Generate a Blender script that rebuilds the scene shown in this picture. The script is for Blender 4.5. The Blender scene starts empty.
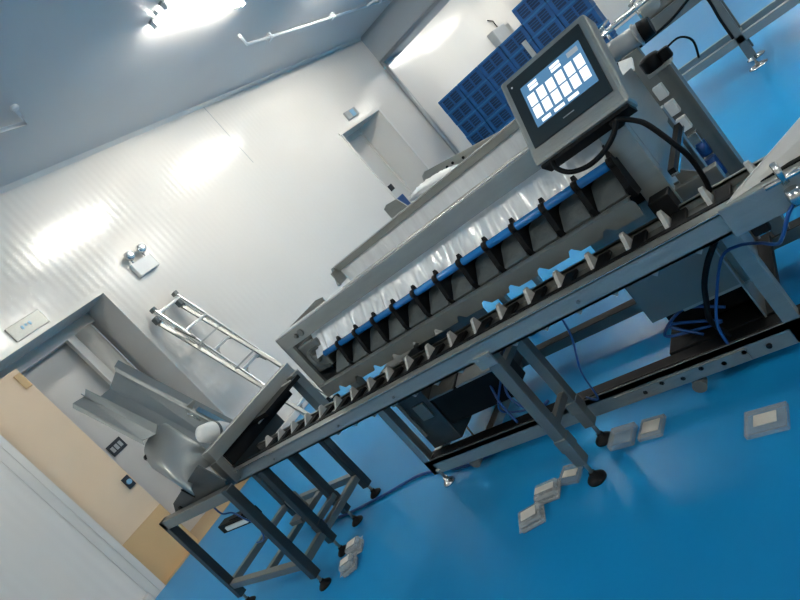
import bpy, bmesh, math, random
from mathutils import Vector, Matrix
random.seed(7)
S = bpy.context.scene
C = S.collection
R_ = ((0.39161942, -0.64584325, -0.65537831), (-0.51940348, 0.43276761, -0.73683934), (0.75950922, 0.62896637, -0.16597304))
CAM = Vector((0, 0, 1.6))

# ------------------------------------------------------------------ materials
def nodes(m):
    m.use_nodes = True
    nt = m.node_tree
    return nt, nt.nodes, nt.links, nt.nodes['Principled BSDF']

def mat(name, col, rough=.5, metal=0., noise=0., nscale=8., bump=0., bscale=40., coat=0., emit=None, estr=0., alpha=1., trans=0., stretch=(1, 1, 1), rvar=0.):
    m = bpy.data.materials.new(name)
    nt, N, L, P = nodes(m)
    P.inputs['Base Color'].default_value = (*col, 1)
    P.inputs['Roughness'].default_value = rough
    P.inputs['Metallic'].default_value = metal
    P.inputs['Coat Weight'].default_value = coat
    P.inputs['Alpha'].default_value = alpha
    P.inputs['Transmission Weight'].default_value = trans
    if emit:
        P.inputs['Emission Color'].default_value = (*emit, 1)
        P.inputs['Emission Strength'].default_value = estr
    tc = N.new('ShaderNodeTexCoord'); mp = N.new('ShaderNodeMapping')
    mp.inputs['Scale'].default_value = stretch
    L.new(tc.outputs['Object'], mp.inputs['Vector'])
    if noise or rvar:
        nz = N.new('ShaderNodeTexNoise'); nz.inputs['Scale'].default_value = nscale; nz.inputs['Detail'].default_value = 4
        L.new(mp.outputs[0], nz.inputs['Vector'])
        if noise:
            mx = N.new('ShaderNodeMix'); mx.data_type = 'RGBA'
            mx.inputs['A'].default_value = (*[c * (1 - noise) for c in col], 1)
            mx.inputs['B'].default_value = (*[min(1, c * (1 + noise)) for c in col], 1)
            L.new(nz.outputs['Fac'], mx.inputs['Factor']); L.new(mx.outputs['Result'], P.inputs['Base Color'])
        if rvar:
            mr = N.new('ShaderNodeMapRange'); mr.inputs['To Min'].default_value = max(.02, rough - rvar); mr.inputs['To Max'].default_value = rough + rvar
            L.new(nz.outputs['Fac'], mr.inputs['Value']); L.new(mr.outputs[0], P.inputs['Roughness'])
    if bump:
        bz = N.new('ShaderNodeTexNoise'); bz.inputs['Scale'].default_value = bscale
        L.new(mp.outputs[0], bz.inputs['Vector'])
        bp = N.new('ShaderNodeBump'); bp.inputs['Strength'].default_value = bump; bp.inputs['Distance'].default_value = .01
        L.new(bz.outputs['Fac'], bp.inputs['Height']); L.new(bp.outputs[0], P.inputs['Normal'])
    return m

M = {}
M['steel'] = mat('brushed stainless steel', (.38, .39, .365), .42, .85, .14, 6, .12, 30, rvar=.07, stretch=(1, 1, 6))
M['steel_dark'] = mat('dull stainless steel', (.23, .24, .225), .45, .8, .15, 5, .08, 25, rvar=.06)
M['steel_bright'] = mat('polished stainless steel', (.62, .63, .62), .2, 1., .08, 8, rvar=.05)
M['alu'] = mat('aluminium ladder', (.72, .73, .72), .28, .85, .06, 10)
M['black'] = mat('black plastic', (.004, .005, .006), .55, 0, .3, 12)
M['crate_highlight'] = mat('crate blue with rim highlight', (.008, .15, .36), .4, 0, .3, 3)  # crate blue lightened to paint highlights on the rims
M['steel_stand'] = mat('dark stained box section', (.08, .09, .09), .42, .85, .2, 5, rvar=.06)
M['rubber'] = mat('black rubber', (.003, .004, .005), .6, 0, .2, 20)
for k_ in ('black', 'rubber'):
    M[k_].node_tree.nodes['Principled BSDF'].inputs['Specular IOR Level'].default_value = .18
M['tray'] = mat('dark grey moulded plastic', (.095, .112, .112), .45, 0, .12, 15, .15, 60)
M['blue_rod'] = mat('blue plastic tube', (.015, .19, .52), .25, 0, .15, 6, coat=.4)
M['blue_hose'] = mat('blue air hose', (.01, .07, .25), .35, 0, .1, 6)
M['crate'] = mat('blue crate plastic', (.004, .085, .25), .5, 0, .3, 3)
M['crate_shade'] = mat('crate blue in inner shade', (.003, .03, .09), .6, 0, .2, 3)  # crate blue darkened to paint the shade behind the slats
M['chute'] = mat('dull folded sheet steel', (.26, .28, .28), .5, .7, .12, 4, rvar=.05)
M['pack_flat'] = mat('thin clear tray plastic', (.5, .56, .58), .15, 0, .1, 30, .5, 60, alpha=.3)
M['white'] = mat('white plastic', (.78, .79, .77), .35, 0, .04, 9)
M['paddle'] = mat('pale flight plastic', (.52, .53, .51), .4, 0, .05, 20)
M['pipe'] = mat('white conduit', (.72, .75, .76), .4, 0, .04, 9)
M['tan'] = mat('tan door laminate', (.70, .53, .36), .45, 0, .05, 2, coat=.1)
M['tan_kick'] = mat('ochre kick board', (.56, .37, .18), .5, 0, .06, 2)
M['tan_floor'] = mat('ochre corridor floor', (.50, .34, .17), .4, 0, .06, 2)
M['bezel'] = mat('dark glass bezel', (.018, .028, .032), .3, 0, .1, 5)
M['film'] = mat('clear wrinkled plastic film', (.80, .84, .86), .2, 0, .16, 9, .5, 14, coat=.5, stretch=(1, 2.5, .5))
M['pack'] = mat('clear clamshell plastic', (.62, .66, .66), .12, 0, .12, 30, .6, 60, alpha=.38, coat=.6)
M['label'] = mat('off white paper insert', (.62, .60, .54), .6, 0, .06, 30)
M['cover'] = mat('satin rolled guard', (.30, .32, .315), .42, .6, .1, 3, rvar=.06)
M['lens'] = mat('lamp lens', (.8, .84, .86), .08, .2)
M['grey_paint'] = mat('grey painted steel', (.36, .38, .38), .45, .2, .05, 6)
M['label_dark'] = mat('dark wall plate', (.012, .02, .03), .4)
M['sign_blue'] = mat('pale blue sticker', (.20, .42, .60), .5)
M['tube'] = mat('fluorescent tube', (1, 1, 1), .4, emit=(1., .955, .86), estr=46.)
M['scr_white'] = mat('lit screen tile', (.8, .8, .8), .4, emit=(.93, .97, 1), estr=.34)
M['scr_blue'] = mat('lit screen background', (.02, .05, .09), .4, emit=(.10, .26, .46), estr=.26)
M['scr_grey'] = mat('lit screen label', (.2, .2, .2), .4, emit=(.25, .30, .34), estr=.3)

# wall: glossy white sandwich panel with fine vertical ribs and a slow buckle
def wall_mat(name, axis, col):
    m = bpy.data.materials.new(name); nt, N, L, P = nodes(m)
    tc = N.new('ShaderNodeTexCoord')
    P.inputs['Base Color'].default_value = (*col, 1)
    P.inputs['Roughness'].default_value = .17
    P.inputs['IOR'].default_value = 1.55
    wv = N.new('ShaderNodeTexWave'); wv.wave_type = 'BANDS'; wv.bands_direction = axis
    wv.inputs['Scale'].default_value = 3.2; wv.inputs['Distortion'].default_value = 0.
    L.new(tc.outputs['Object'], wv.inputs['Vector'])
    nz = N.new('ShaderNodeTexNoise'); nz.inputs['Scale'].default_value = .9; nz.inputs['Detail'].default_value = 1
    L.new(tc.outputs['Object'], nz.inputs['Vector'])
    b1 = N.new('ShaderNodeBump'); b1.inputs['Strength'].default_value = .07; b1.inputs['Distance'].default_value = .012
    b2 = N.new('ShaderNodeBump'); b2.inputs['Strength'].default_value = .25; b2.inputs['Distance'].default_value = .05
    L.new(wv.outputs['Fac'], b1.inputs['Height']); L.new(nz.outputs['Fac'], b2.inputs['Height'])
    L.new(b2.outputs[0], b1.inputs['Normal']); L.new(b1.outputs[0], P.inputs['Normal'])
    n2 = N.new('ShaderNodeTexNoise'); n2.inputs['Scale'].default_value = .6
    L.new(tc.outputs['Object'], n2.inputs['Vector'])
    mr = N.new('ShaderNodeMapRange'); mr.inputs['To Min'].default_value = .13; mr.inputs['To Max'].default_value = .24
    L.new(n2.outputs['Fac'], mr.inputs['Value']); L.new(mr.outputs[0], P.inputs['Roughness'])
    return m
M['wall'] = wall_mat('white ribbed wall panel', 'X', (.68, .655, .61))
M['wall_y'] = wall_mat('white ribbed wall panel across', 'Y', (.68, .655, .61))
M['wall_plain'] = mat('plain pale panel', (.60, .58, .545), .38, 0, .03, 1.2)
M['jamb'] = mat('grey white jamb sheet', (.63, .61, .57), .3, .1, .03, 2)
M['ceiling'] = mat('blue grey ceiling panel', (.62, .60, .58), .5, 0, .04, .8)
M['bulk'] = mat('grey bulkhead sheet', (.34, .37, .385), .4, .2, .04, 1.5)
# floor: blue epoxy
def floor_mat():
    m = bpy.data.materials.new('blue epoxy floor'); nt, N, L, P = nodes(m)
    P.inputs['IOR'].default_value = 1.36; P.inputs['Specular IOR Level'].default_value = .25
    tc = N.new('ShaderNodeTexCoord')
    nz = N.new('ShaderNodeTexNoise'); nz.inputs['Scale'].default_value = 1.3; nz.inputs['Detail'].default_value = 5
    L.new(tc.outputs['Object'], nz.inputs['Vector'])
    mx = N.new('ShaderNodeMix'); mx.data_type = 'RGBA'
    mx.inputs['A'].default_value = (.007, .23, .51, 1); mx.inputs['B'].default_value = (.010, .255, .56, 1)
    L.new(nz.outputs['Fac'], mx.inputs['Factor']); L.new(mx.outputs['Result'], P.inputs['Base Color'])
    mr = N.new('ShaderNodeMapRange'); mr.inputs['To Min'].default_value = .26; mr.inputs['To Max'].default_value = .32
    L.new(nz.outputs['Fac'], mr.inputs['Value']); L.new(mr.outputs[0], P.inputs['Roughness'])
    b = N.new('ShaderNodeBump'); b.inputs['Strength'].default_value = .05; b.inputs['Distance'].default_value = .02
    n2 = N.new('ShaderNodeTexNoise'); n2.inputs['Scale'].default_value = 5
    L.new(tc.outputs['Object'], n2.inputs['Vector']); L.new(n2.outputs['Fac'], b.inputs['Height']); L.new(b.outputs[0], P.inputs['Normal'])
    return m
M['floor'] = floor_mat()

# ------------------------------------------------------------------ mesh helpers
class MB:
    def __init__(s): s.bm = bmesh.new(); s.mi = 0
    def _tag(s, n0):
        s.bm.faces.ensure_lookup_table()
        for f in s.bm.faces[n0:]: f.material_index = s.mi
    def box(s, x0, x1, y0, y1, z0, z1, bev=.0):
        n0 = len(s.bm.faces)
        vs = [s.bm.verts.new(p) for p in [(x0, y0, z0), (x1, y0, z0), (x1, y1, z0), (x0, y1, z0), (x0, y0, z1), (x1, y0, z1), (x1, y1, z1), (x0, y1, z1)]]
        fs = [s.bm.faces.new([vs[i] for i in q]) for q in ((3, 2, 1, 0), (4, 5, 6, 7), (0, 1, 5, 4), (1, 2, 6, 5), (2, 3, 7, 6), (3, 0, 4, 7))]
        if bev:
            es = list({e for f in fs for e in f.edges})
            bmesh.ops.bevel(s.bm, geom=es, offset=bev, segments=2, affect='EDGES', profile=.5)
        s._tag(n0); return s
    def poly(s, pts, off):
        """prism: polygon pts extruded by vector off"""
        n0 = len(s.bm.faces); off = Vector(off)
        a = [s.bm.verts.new(p) for p in pts]; b = [s.bm.verts.new(Vector(p) + off) for p in pts]
        s.bm.faces.new(a[::-1]); s.bm.faces.new(b)
        n = len(pts)
        for i in range(n): s.bm.faces.new((a[i], a[(i + 1) % n], b[(i + 1) % n], b[i]))
        s._tag(n0); return s
    def bar(s, p, q, w, h, up=(0, 0, 1), bev=0.):
        """rectangular bar from p to q"""
        n0 = len(s.bm.faces)
        p = Vector(p); q = Vector(q); d = (q - p).normalized(); u = Vector(up)
        if abs(d.dot(u)) > .99: u = Vector((0, 1, 0))
        a = d.cross(u).normalized(); u = a.cross(d).normalized()
        cs = [a * (w / 2) * i + u * (h / 2) * j for i, j in ((-1, -1), (1, -1), (1, 1), (-1, 1))]
        A = [s.bm.verts.new(p + c) for c in cs]; B = [s.bm.verts.new(q + c) for c in cs]
        fs = [s.bm.faces.new(A), s.bm.faces.new(B[::-1])] + [s.bm.faces.new((A[i], B[i], B[(i + 1) % 4], A[(i + 1) % 4])) for i in range(4)]
        if bev:
            bmesh.ops.bevel(s.bm, geom=list({e for f in fs for e in f.edges}), offset=bev, segments=2, affect='EDGES', profile=.5)
        s._tag(n0); return s
    def cyl(s, p, q, r0, r1=None, n=16):
        r1 = r0 if r1 is None else r1
        return s.tube([p, q], [r0, r1], n)
    def tube(s, pts, r, n=10, cap=True):
        n0 = len(s.bm.faces)
        pts = [Vector(p) for p in pts]; k = len(pts)
        rs = r if isinstance(r, (list, tuple)) else [r] * k
        t = [(pts[min(i + 1, k - 1)] - pts[max(i - 1, 0)]).normalized() for i in range(k)]
        a = t[0].cross(Vector((0, 0, 1)))
        if a.length < 1e-3: a = t[0].cross(Vector((0, 1, 0)))
        a.normalize(); rings = []
        for i in range(k):
            a = (a - t[i] * a.dot(t[i])).normalized(); b = t[i].cross(a)
            rings.append([s.bm.verts.new(pts[i] + (a * math.cos(2 * math.pi * j / n) + b * math.sin(2 * math.pi * j / n)) * rs[i]) for j in range(n)])
        for i in range(k - 1):
            for j in range(n):
                f = s.bm.faces.new((rings[i][j], rings[i][(j + 1) % n], rings[i + 1][(j + 1) % n], rings[i + 1][j])); f.smooth = True
        if cap: s.bm.faces.new(rings[0][::-1]); s.bm.faces.new(rings[-1])
        s._tag(n0); return s
    def lathe(s, c, prof, n=20, axis='z'):
        n0 = len(s.bm.faces); rings = []
        for r, h in prof:
            ring = []
            for j in range(n):
                u, v = r * math.cos(2 * math.pi * j / n), r * math.sin(2 * math.pi * j / n)
                o = {'z': (u, v, h), 'y': (u, h, v), 'x': (h, u, v)}[axis]
                ring.append(s.bm.verts.new(Vector(c) + Vector(o)))
            rings.append(ring)
        for i in range(len(rings) - 1):
            for j in range(n):
                f = s.bm.faces.new((rings[i][j], rings[i][(j + 1) % n], rings[i + 1][(j + 1) % n], rings[i + 1][j])); f.smooth = True
        s.bm.faces.new(rings[0][::-1]); s.bm.faces.new(rings[-1])
        s._tag(n0); return s
    def loft(s, A, B, th, normal_flip=1):
        """thick sheet between polylines A and B"""
        n0 = len(s.bm.faces); A = [Vector(p) for p in A]; B = [Vector(p) for p in B]; k = len(A)
        nr = []
        for i in range(k):
            d = (A[min(i + 1, k - 1)] - A[max(i - 1, 0)]); e = B[i] - A[i]
            nr.append(d.cross(e).normalized() * th * normal_flip)
        V = [[s.bm.verts.new(p) for p in A], [s.bm.verts.new(p) for p in B],
             [s.bm.verts.new(p + n) for p, n in zip(A, nr)], [s.bm.verts.new(p + n) for p, n in zip(B, nr)]]
        for i in range(k - 1):
            s.bm.faces.new((V[0][i], V[0][i + 1], V[1][i + 1], V[1][i])).smooth = True
            s.bm.faces.new((V[2][i], V[3][i], V[3][i + 1], V[2][i + 1])).smooth = True
            s.bm.faces.new((V[0][i], V[2][i], V[2][i + 1], V[0][i + 1])); s.bm.faces.new((V[1][i], V[1][i + 1], V[3][i + 1], V[3][i]))
        s.bm.faces.new((V[0][0], V[1][0], V[3][0], V[2][0])); s.bm.faces.new((V[0][-1], V[2][-1], V[3][-1], V[1][-1]))
        s._tag(n0); return s
    def build(s, name, m, parent=None, origin=None):
        bmesh.ops.recalc_face_normals(s.bm, faces=s.bm.faces[:])
        me = bpy.data.meshes.new(name)
        if origin is None and parent is not None: origin = parent.get('_o', None)
        if origin is not None: bmesh.ops.translate(s.bm, verts=s.bm.verts[:], vec=-Vector(origin))
        s.bm.to_mesh(me); s.bm.free()
        for mm in (m if isinstance(m, (list, tuple)) else [m]): me.materials.append(M[mm])
        o = bpy.data.objects.new(name, me); C.objects.link(o)
        if parent is not None:
            if parent.type == 'EMPTY' or parent.parent is None or True: o.parent = parent
            po = Vector(parent['_w']) if '_w' in parent else Vector((0, 0, 0))
            w = Vector(origin) if origin is not None else Vector((0, 0, 0))
            o.location = w - po
            o['_w'] = list(w); o['_o'] = list(w)
        elif origin is not None: o.location = origin; o['_w'] = list(origin); o['_o'] = list(origin)
        return o

def smoothpath(pts, k=6):
    P = [Vector(p) for p in pts]; out = []
    for i in range(len(P) - 1):
        a = P[max(i - 1, 0)]; b = P[i]; c = P[i + 1]; d = P[min(i + 2, len(P) - 1)]
        for j in range(k):
            t = j / k
            out.append(.5 * ((2 * b) + (c - a) * t + (2 * a - 5 * b + 4 * c - d) * t * t + (3 * b - a - 3 * c + d) * t ** 3))
    return out + [P[-1]]

def tag(o, label=None, cat=None, group=None, kind=None):
    if label: o['label'] = label
    if cat: o['category'] = cat
    if group: o['group'] = group
    if kind: o['kind'] = kind
    return o
def thing(name, loc, label=None, cat=None, group=None, kind=None):
    o = bpy.data.objects.new(name, None); C.objects.link(o); o.location = loc; o['_w'] = list(loc); o['_o'] = list(loc)
    o.empty_display_size = .1
    return tag(o, label, cat, group, kind)
def struct(o, label=None): return tag(o, label, None, None, 'structure')
def copy_tree(o, parent=None):
    c = o.copy(); C.objects.link(c)
    if parent is not None: c.parent = parent
    for ch in list(o.children): copy_tree(ch, c)
    return c

# ------------------------------------------------------------------ the room
W = 6.685; H = 4.386; X0 = -5.0; X1 = 26.0; Y0 = -9.0
b = MB(); b.box(X0, X1, Y0, W + .72, -.1, 0); struct(b.build('floor', 'floor'))
b = MB(); b.box(X0, X1, Y0, W + .3, H, H + .1); struct(b.build('ceiling', 'ceiling'))
# back wall with two deep doorways (door 1: x 2.19..4.03, door 2: x 10.1..11.8)
b = MB(); T = .68; DZ = 2.79
b.box(X0, 2.19, W, W + T, 0, H); b.box(2.19, 4.03, W, W + T, DZ, H); b.box(4.03, 10.1, W, W + T, 0, H)
b.box(10.1, 11.8, W, W + T, DZ, H); b.box(11.8, X1, W, W + T, 0, H)
struct(b.build('wall_back', 'wall'))
b = MB(); b.box(X1, X1 + .1, Y0, W + T, 0, H); struct(b.build('wall_right', 'wall_y'))
b = MB(); b.box(X0 - .1, X0, Y0, W + T, 0, H); struct(b.build('wall_left', 'wall_y'))
b = MB(); b.box(X0, X1, Y0 - .1, Y0, 0, H); struct(b.build('wall_front', 'wall'))
# ceiling cove trim, wall seam, corner post, bulkhead
b = MB(); b.poly([(X0, W, H), (X0, W, H - .05), (X0, W - .05, H)], (13.3 - X0, 0, 0)); struct(b.build('trim_1', 'wall_plain'))
b = MB(); b.box(7.60, 7.612, W - .004, W, 3.2, H - .05); struct(b.build('trim_2', 'grey_paint'))
b = MB(); b.box(13.32, 14.6, Y0, W, 3.665, H); b.box(13.30, 13.33, Y0, W, 3.655, H - .02)
b.tube([(13.3, Y0, 3.66), (13.3, W - .02, 3.66)], .05, 12); struct(b.build('trim_3', 'bulk'))
b = MB(); b.tube([(13.3, W - .05, 0), (13.3, W - .05, 3.66)], .05, 14); b.box(13.36, 13.50, W - .03, W, 0, 3.66); struct(b.build('trim_4', 'grey_paint'))
# door 1 : lining, frame, back wall of the recess, tan leaf
b = MB(); f = .07
b.box(2.19 - f, 4.03 + f, W - .015, W, DZ, DZ + f); b.box(4.03, 4.03 + f, W - .015, W, 0, DZ); b.box(2.19 - f, 2.19, W - .015, W, 0, DZ)
b.box(2.19 - .16, 2.19 - f, W - .008, W, 0, DZ)
struct(b.build('trim_5', 'jamb'))
b = MB(); b.box(2.19, 4.02, W + T - .14, W + T, 2.66, DZ); b.cyl((3.82, W + T - .12, 0), (3.82, W + T - .12, 2.66), .12, n=20)
b.box(3.60, 3.70, W + T - .14, W + T - .06, 0, 2.66)
struct(b.build('trim_6', 'jamb'))
d1 = thing('door_1', (2.5, W + .09, 0), kind='structure')
b = MB(); b.box(2.195, 2.765, W + .06, W + .10, .60, 2.655, .004); leaf = b.build('door_leaf', 'tan', d1)
b = MB(); b.box(2.195, 2.765, W + .055, W + .10, .005, .60, .003); b.build('kick_plate', 'tan_kick', d1, d1['_o'])
b = MB(); b.box(2.66, 2.745, W + .035, W + .06, .94, 1.08, .006); hd = b.build('door_handle', 'label_dark', d1)
b = MB(); b.cyl((2.70, W + .035, 1.01), (2.70, W + .01, 1.01), .028, n=16); b.build('handle_rose', 'sign_blue', hd)
b = MB(); b.box(2.68, 2.755, W + .04, W + .06, 2.42, 2.60, .006); b.build('door_hinge', 'tan_kick', d1)
b = MB(); b.box(2.19, 4.03, W + T + .02, W + T + .08, 0, 3.0); struct(b.build('wall_recess', 'wall_plain'))
b = MB(); b.box(2.19, 3.95, W - .01, W + .72, .0, .004); struct(b.build('floor_corridor', 'tan_floor'))
# door 2
b = MB()
b.box(10.1 - f, 11.8 + f, W - .02, W, DZ, DZ + .05); b.box(11.8, 11.8 + f, W - .02, W, 0, DZ); b.box(10.1 - .04, 10.1, W - .02, W, 0, DZ)
struct(b.build('trim_7', 'jamb'))
d2 = thing('door_2', (10.95, W + T + .03, 0), kind='structure')
b = MB(); b.box(10.1, 11.78, W + T, W + T + .05, .0, DZ); b.build('door_leaf', 'wall_plain', d2)
b = MB(); b.box(10.1, 11.78, W + T - .03, W + T, 2.70, DZ); b.box(11.70, 11.78, W + T - .03, W + T, 0, 2.70); b.build('door_frame', 'jamb', d2)
b = MB(); b.box(11.15, 11.32, W + T - .03, W + T, 1.30, 1.44, .006); b.build('door_handle', 'label_dark', d2)
# low kerb at the foot of the wall, bottom left
b = MB(); b.box(X0, 2.03, W - .05, W, 0, .10, .012); struct(b.build('baseboard_back', 'jamb'))
b = MB(); b.box(4.10, 10.0, W - .05, W, 0, .10, .012); struct(b.build('baseboard_back_middle', 'jamb'))

# ------------------------------------------------------------------ lights
lamp_spots = [(5.93, 4.15, 'double tube ceiling lamp near the back wall, cut by the top edge of the photo')]
off = [(9.5, 4.15), (16.3, 4.15), (19.8, 4.15), (23.4, 4.15), (5.93, -.4), (9.5, -.4), (16.3, -.4), (23, -.4), (5.93, -5.), (-2.0, -1.8), (-.9, 4.15), (-2.6, -5.)]  # wall reflections show some back-row lamps; the rest are added to brighten hall and machine
def lamp(x, y, label, grp=None):
    t = thing('ceiling_lamp', (x, y, H), label, 'lamp', grp)
    b = MB(); b.box(x - .79, x + .79, y - .03, y + .03, H - .045, H - .001, .006); b.build('batten', 'white', t)
    for s in (-.13, .13):
        b = MB(); b.box(x - .79, x + .79, y + s - .035, y + s + .035, H - .03, H - .001, .004); b.build('tray', 'grey_paint', t)
        b = MB(); b.tube([(x - .75, y + s, H - .055), (x + .75, y + s, H - .055)], .022, 12); tb = b.build('tube', 'tube', t)
        for e in (-1, 1):
            b = MB(); b.box(x + e * .77 - .02, x + e * .77 + .02, y + s - .03, y + s + .03, H - .09, H - .02, .006); b.build('tube_socket', 'white', t)
    return t
lamp(*lamp_spots[0])
proto = None
for i, (x, y) in enumerate(off):
    if proto is None:
        proto = lamp(x, y, 'twin tube ceiling lamp, unseen, of a set mostly added to brighten the hall, outside the photo', 'hall ceiling lamps outside the photo'); px, py = x, y
    else:
        c = copy_tree(proto); c.location = (x, y, H)

# ceiling conduits
b = MB(); b.tube([(7.17, 4.95, H - .06), (7.57, 5.23, H - .06), (12.9, 5.30, H - .06)], .022, 10)
for x in (8.2, 10.2, 12.2): b.box(x - .02, x + .02, 5.21, 5.32, H - .09, H, .004)
tag(b.build('ceiling_conduit', 'pipe'), 'white conduit on the ceiling beside the lit lamp, bent at its left end', 'pipe')
b = MB(); b.tube([(11.6, 5.28, H - .06), (12.15, 4.95, H - .06), (12.9, 4.85, H - .06)], .022, 10)
tag(b.build('branch_conduit', 'pipe'), 'short white branch pipe forking off the ceiling conduit near the bulkhead', 'pipe')
b = MB(); b.tube([(2.6, 5.26, H - .06), (3.93, 5.325, H - .06), (3.73, 5.02, H - .06)], .022, 10); b.lathe((3.72, 5.0, H - .06), [(.03, -.02), (.04, 0), (.03, .02)], 12)
tag(b.build('ceiling_conduit', 'pipe'), 'hooked white conduit on the ceiling at the left edge of the photo', 'pipe')

# ------------------------------------------------------------------ wall fittings
t = thing('emergency_light', (4.70, W, 2.70), 'white twin-spot emergency light on the wall above the ladder', 'emergency light')
b = MB(); b.box(4.54, 4.86, W - .07, W, 2.69, 2.88, .01); b.build('battery_box', 'white', t)
for x in (4.60, 4.80):
    b = MB(); b.lathe((x, W - .07, 2.975), [(.02, -.07), (.055, -.055), (.065, -.01), (.045, .03), (.02, .05)], 18, 'y'); sp = b.build('spot_head', 'steel_bright', t)
    b = MB(); b.lathe((x, W - .07, 2.975), [(.02, -.078), (.05, -.066), (.05, -.056)], 18, 'y'); b.build('lens', 'lens', sp)
    b = MB(); b.cyl((x, W - .05, 2.88), (x, W - .05, 2.94), .012, n=8); b.build('swivel', 'grey_paint', t)
t = thing('exit_sign', (3.12, W, 2.85), 'flat glossy sign plate on the wall above the tan door', 'sign')
b = MB(); b.box(2.93, 3.33, W - .03, W, 2.85, 3.03, .006); b.build('sign_plate', 'steel', t)
b = MB(); b.mi = 0
for i in range(3): b.box(3.06 + i * .045, 3.085 + i * .045, W - .034, W - .03, 2.93 + .012 * (i % 2), 2.97)
b.build('arrow_mark', 'sign_blue', t)
t = thing('wall_switch', (10.85, W, 3.0), 'small grey box with a blue mark on the wall above the far doorway', 'switch box')
b = MB(); b.box(10.62, 11.07, W - .05, W, 2.94, 3.12, .01); b.build('switch_box', 'grey_paint', t)
b = MB(); b.box(10.80, 10.95, W - .055, W - .05, 2.96, 3.10); b.build('blue_mark', 'sign_blue', t)
t = thing('electrical_box', (21, W, 2.3), 'grey electrical box high on the wall behind the blue crates', 'electrical box')
b = MB(); b.box(20.3, 21.7, W - .26, W - .002, 2.25, 2.86, .02); b.build('cabinet', 'grey_paint', t)
b = MB(); b.box(21.72, 22.3, W - .22, W - .002, 2.35, 2.80, .02); b.build('side_module', 'steel', t)
b = MB(); b.tube([(21.6, W - .05, 2.86), (21.6, W - .05, 3.15), (21.2, W - .05, 3.25)], .02, 8); b.build('cable', 'rubber', t)
t = thing('wall_plate', (3.1, W + T, 1.4), 'dark rectangular plate with small marks on the recess wall beside the tan door', 'wall plate')
b = MB(); b.box(3.06, 3.26, W + T - .0, W + T + .02, 1.27, 1.42, .004); b.build('plate', 'label_dark', t)
b = MB()
for i in range(3): b.box(3.08 + i * .055, 3.12 + i * .055, W + T - .004, W + T, 1.31, 1.38)
b.build('plate_marks', 'grey_paint', t)

# ------------------------------------------------------------------ ladder
def ladder():
    t = thing('step_ladder', (4.5, 5.9, 0), 'folded aluminium ladder with open rungs leaning against the back wall', 'ladder')
    def yy(z): return 5.775 + (z / 2.25) * .80
    for x in (4.28, 4.67):
        b = MB(); b.bar((x, yy(.03), .03), (x, yy(2.25), 2.25), .055, .025, (0, 1, 0), .004); b.bar((x, yy(.03) - .03, .03), (x, yy(2.25) - .03, 2.25), .012, .03, (0, 1, 0)); b.build('front_rail', 'alu', t)
    for z in [2.2, 1.83, 1.43, 1.03, .65, .28]:
        b = MB(); y = yy(z)
        b.box(4.29, 4.66, y - .045, y + .045, z - .02, z + .014, .006)
        r = b.build('rung', 'alu', t)
        for x, s in ((4.30, 1), (4.65, -1)):
            b = MB(); b.poly([(x, y - .03, z), (x + s * .11, y - .03, z), (x + s * .03, y - .04, z - .05), (x, y - .03 - .02, z - .13)], (0, .05, 0)); b.build('gusset', 'steel_dark', r)
    for x in (4.19, 4.60):
        b = MB(); b.bar((x, yy(0.03) - .17, .03), (x, yy(2.12) + .02, 2.12), .05, .028, (0, 1, 0), .004)
        b.build('rear_rail', 'steel', t)
    for z in (1.6, 1.1, .6):
        b = MB(); b.bar((4.19, yy(z) - .08, z), (4.60, yy(z) - .08, z), .03, .02); b.build('rear_brace', 'steel', t)
    for x in (4.28, 4.67):
        b = MB(); b.box(x - .035, x + .035, yy(0) - .05, yy(0) + .06, 0, .07, .008); b.build('foot', 'rubber', t)
        b = MB(); b.box(x - .03, x + .03, yy(2.25) - .05, yy(2.25) + .03, 2.24, 2.30, .012); b.build('end_cap', 'tray', t)
    for x in (4.19, 4.60):
        b = MB(); b.box(x - .035, x + .035, yy(0) - .23, yy(0) - .12, 0, .06, .008); b.build('foot', 'rubber', t)
        b = MB(); b.box(x - .03, x + .03, yy(2.12) - .04, yy(2.12) + .05, 2.10, 2.19, .012); b.build('end_cap', 'tray', t)
    b = MB(); b.bar((4.20, yy(1.9) - .07, 1.93), (4.24, yy(1.75) - .12, 1.68), .03, .02); b.build('latch', 'steel_dark', t)
ladder()

# ------------------------------------------------------------------ adjustable feet
def foot(x, y, ztop, parent, r=.047, m='rubber', rod='steel'):
    b = MB(); b.lathe((x, y, 0), [(r, 0), (r, .008), (r * .75, .02), (.018, .032), (.016, .045)], 20); f = b.build('foot', m, parent)
    b = MB(); b.cyl((x, y, .04), (x, y, ztop), .010, n=10); b.lathe((x, y, ztop - .022), [(.018, 0), (.018, .02)], 6); b.build('threaded_rod', rod, f)

# ------------------------------------------------------------------ flighted conveyor (runs along y)
PIT = .1562
CY0, CY1 = -.75, 3.63
t = thing('flight_conveyor', (2.05, 1.5, 0), 'long narrow stainless conveyor with pale flights in front of the sorting machine', 'conveyor')
b = MB(); b.box(1.90, 1.912, CY0, CY1, .775, .853); b.box(1.90, 1.968, CY0, CY1, .847, .853); b.box(1.90, 1.935, CY0, CY1, .775, .785)
b.build('near_side_rail', 'steel', t)
b = MB(); b.box(1.897, 1.904, CY0, CY1, .853, .857, .0015); b.build('rail_highlight', 'steel_bright', t)  # bright strip added to draw the highlight along the rail
b = MB(); b.box(1.968, 1.974, CY0, CY1, .81, .853); b.build('guide_strip', 'steel_bright', t)
b = MB(); b.box(1.974, 2.002, CY0, CY1 - .04, .80, .856, .002); b.box(2.002, 2.095, CY0, CY1 - .04, .79, .806, .003); b.build('wear_strip', 'rubber', t)
b = MB(); b.box(2.095, 2.195, CY0, 2.40, .785, .803); b.build('slide_bed', 'steel_dark', t)  # darker steel here paints in the reflection of the dark lip panel
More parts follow.
